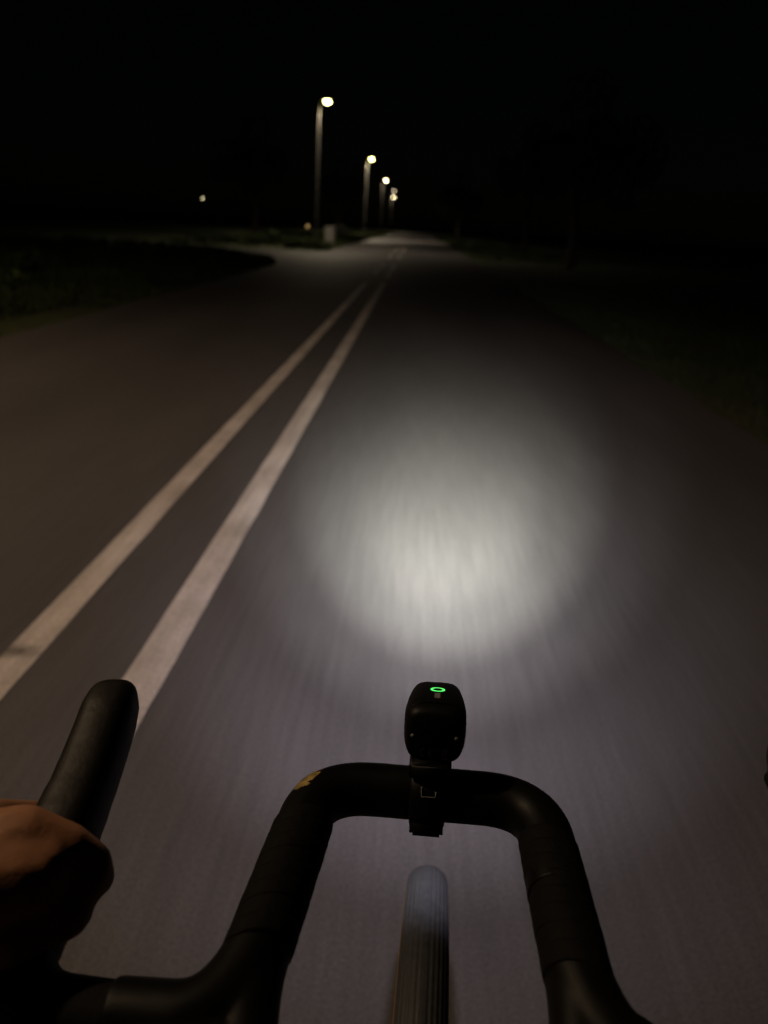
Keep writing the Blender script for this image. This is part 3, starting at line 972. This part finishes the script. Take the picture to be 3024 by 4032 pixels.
# fingers closing round the outside of the hood and over the lever
chain(bm, [((-0.198, 0.280, 1.014), 0.0130), ((-0.200, 0.312, 0.998), 0.0105), ((-0.193, 0.336, 0.978), 0.0095), ((-0.178, 0.348, 0.964), 0.0080)])
chain(bm, [((-0.205, 0.270, 1.022), 0.0125), ((-0.212, 0.302, 0.985), 0.0105), ((-0.203, 0.326, 0.960), 0.0095), ((-0.186, 0.336, 0.944), 0.0082)])
chain(bm, [((-0.214, 0.252, 1.009), 0.0120), ((-0.216, 0.298, 0.978), 0.0102), ((-0.203, 0.322, 0.952), 0.0092), ((-0.186, 0.330, 0.936), 0.0080)])
chain(bm, [((-0.218, 0.236, 0.998), 0.0110), ((-0.217, 0.276, 0.968), 0.0092), ((-0.204, 0.298, 0.945), 0.0082), ((-0.188, 0.305, 0.930), 0.0072)])
# thumb laid over the hood and down its inner side
chain(bm, [((-0.203, 0.224, 1.024), 0.020), ((-0.188, 0.268, 1.017), 0.0190), ((-0.167, 0.279, 1.019), 0.0165), ((-0.149, 0.282, 1.012), 0.0130), ((-0.138, 0.284, 1.002), 0.0112), ((-0.135, 0.284, 0.994), 0.0092)])
capsule(bm, (-0.196, 0.272, 1.014), 0.0175, (-0.176, 0.277, 1.015), 0.0165)
capsule(bm, (-0.166, 0.254, 0.992), 0.0180, (-0.1445, 0.267, 0.990), 0.0140)
capsule(bm, (-0.188, 0.250, 1.014), 0.0225, (-0.160, 0.264, 1.010), 0.0190)
capsule(bm, (-0.178, 0.262, 1.013), 0.0220, (-0.156, 0.272, 1.011), 0.0170)
capsule(bm, (-0.168, 0.258, 1.000), 0.0160, (-0.1425, 0.276, 0.994), 0.0135)
capsule(bm, (-0.150, 0.278, 1.008), 0.0130, (-0.1385, 0.281, 0.998), 0.0120)
arm_me = remeshed(bm, 0.0021, 5)

# the rest of the body, seated behind the camera
bm = bmesh.new()
SH_L, SH_R = (-0.17, -0.33, 1.37), (0.21, -0.33, 1.37)
chain(bm, [((0.02, -0.83, 1.10), 0.150), ((0.02, -0.72, 1.20), 0.135), ((0.02, -0.52, 1.32), 0.150), ((0.02, -0.38, 1.38), 0.125)])
chain(bm, [((-0.06, -0.80, 1.12), 0.13), ((-0.07, -0.50, 1.30), 0.115), (SH_L, 0.075)])
chain(bm, [((0.10, -0.80, 1.12), 0.13), ((0.11, -0.50, 1.30), 0.115), (SH_R, 0.075)])
chain(bm, [((0.02, -0.38, 1.42), 0.062), ((0.02, -0.30, 1.52), 0.058)])
chain(bm, [((0.02, -0.265, 1.60), 0.080), ((0.02, -0.285, 1.655), 0.090)])
capsule(bm, (0.02, -0.215, 1.555), 0.050, (0.02, -0.235, 1.60), 0.060)
capsule(bm, (0.02, -0.175, 1.598), 0.011, (0.02, -0.192, 1.625), 0.009)
for s in (-1, 1): capsule(bm, (0.02 + s * 0.092, -0.29, 1.60), 0.012, (0.02 + s * 0.094, -0.295, 1.635), 0.014)
chain(bm, [(SH_L, 0.062), ((-0.225, -0.16, 1.22), 0.050), ((-0.272, -0.005, 1.115), 0.043), ((-0.245, 0.09, 1.083), 0.034)])
chain(bm, [(SH_R, 0.062), ((0.255, -0.25, 1.18), 0.050), ((0.235, -0.20, 1.09), 0.043), ((0.15, -0.13, 1.17), 0.034), ((0.10, -0.095, 1.22), 0.027), ((0.085, -0.085, 1.265), 0.024)])
for j in range(4): capsule(bm, (0.085 - 0.004 * j, -0.075, 1.262 - 0.017 * j + 0.02), 0.010, (0.05, -0.062, 1.262 - 0.017 * j + 0.02), 0.009)
capsule(bm, (0.09, -0.09, 1.235), 0.012, (0.06, -0.075, 1.225), 0.010)
for s in (-1, 1):
    hipx = 0.02 + s * 0.10; fy = -0.18 + s * 0.17
    chain(bm, [((hipx, -0.80, 1.02), 0.115), ((hipx + s * 0.02, -0.52 + s * 0.12, 0.80 + s * 0.02), 0.075), ((hipx + s * 0.02, -0.36 + s * 0.14, 0.68 + s * 0.03), 0.062),
               ((hipx + s * 0.02, -0.33 + s * 0.14, 0.53 + s * 0.02), 0.055), ((hipx + s * 0.025, -0.30 + s * 0.15, 0.37), 0.038)])
    chain(bm, [((hipx + s * 0.025, -0.31 + s * 0.15, 0.345), 0.040), ((hipx + s * 0.03, -0.16 + s * 0.15, 0.330), 0.032)])
body_me = remeshed(bm, 0.013, 3)
bmj = bmesh.new(); bmj.from_mesh(body_me); bmj.from_mesh(arm_me)
person_me = bpy.data.meshes.new("person"); bmj.to_mesh(person_me); bmj.free()
person_me.materials.clear()
person = link_mesh("person", person_me, 'skin', None, True)
tag(person, "rider in a black long-sleeved top gripping the left brake hood with a bare hand", "person")
# clothing
bm = bmesh.new()
chain(bm, [((0.02, -0.83, 1.10), 0.158), ((0.02, -0.72, 1.20), 0.145), ((0.02, -0.52, 1.32), 0.160), ((0.02, -0.38, 1.38), 0.135)])
chain(bm, [((-0.06, -0.80, 1.12), 0.138), ((-0.07, -0.50, 1.30), 0.125), (SH_L, 0.085)])
chain(bm, [((0.10, -0.80, 1.12), 0.138), ((0.11, -0.50, 1.30), 0.125), (SH_R, 0.085)])
chain(bm, [(SH_L, 0.072), ((-0.225, -0.16, 1.22), 0.060), ((-0.272, -0.005, 1.115), 0.052), ((-0.240, 0.100, 1.078), 0.045), ((-0.212, 0.182, 1.040), 0.035)])
chain(bm, [(SH_R, 0.072), ((0.255, -0.25, 1.18), 0.060), ((0.235, -0.20, 1.09), 0.052), ((0.15, -0.13, 1.17), 0.043)])
jm = remeshed(bm, 0.010, 3); jm.materials.clear()
link_mesh("jersey", jm, 'cloth', person, True)
bm = bmesh.new()
for s in (-1, 1):
    hipx = 0.02 + s * 0.10
    chain(bm, [((hipx, -0.80, 1.02), 0.122), ((hipx + s * 0.02, -0.52 + s * 0.12, 0.80 + s * 0.02), 0.083), ((hipx + s * 0.02, -0.38 + s * 0.14, 0.70 + s * 0.03), 0.070)])
sm_ = remeshed(bm, 0.012, 3); sm_.materials.clear()
link_mesh("shorts", sm_, 'cloth', person, True)
bm = bmesh.new()
capsule(bm, (0.02, -0.30, 1.665), 0.094, (0.02, -0.325, 1.64), 0.086)
hm_ = remeshed(bm, 0.008, 2); hm_.materials.clear()
link_mesh("hair", hm_, 'hair', person, True)
# eyes and mouth of the rider, shoes
for sx in (-1, 1):
    bm = bmesh.new(); bmesh.ops.create_uvsphere(bm, u_segments=10, v_segments=8, radius=0.011)
    bmesh.ops.translate(bm, vec=(0.02 + sx * 0.031, -0.193, 1.632), verts=bm.verts)
    from_bm("eye", bm, 'mark', person, True)
    hipx = 0.02 + sx * 0.10
    bm = bmesh.new()
    chain(bm, [((hipx + sx * 0.025, -0.325 + sx * 0.15, 0.340), 0.044), ((hipx + sx * 0.028, -0.24 + sx * 0.15, 0.332), 0.038), ((hipx + sx * 0.03, -0.150 + sx * 0.15, 0.328), 0.036)])
    sh_ = remeshed(bm, 0.008, 2); sh_.materials.clear()
    link_mesh("shoe", sh_, 'plastic', person, True)
bm = bmesh.new()
sweep(bm, [(0.0, -0.176, 1.562), (0.02, -0.168, 1.560), (0.04, -0.176, 1.562)], [0.002, 0.004, 0.002], 8)
from_bm("mouth", bm, 'skin', person, True)
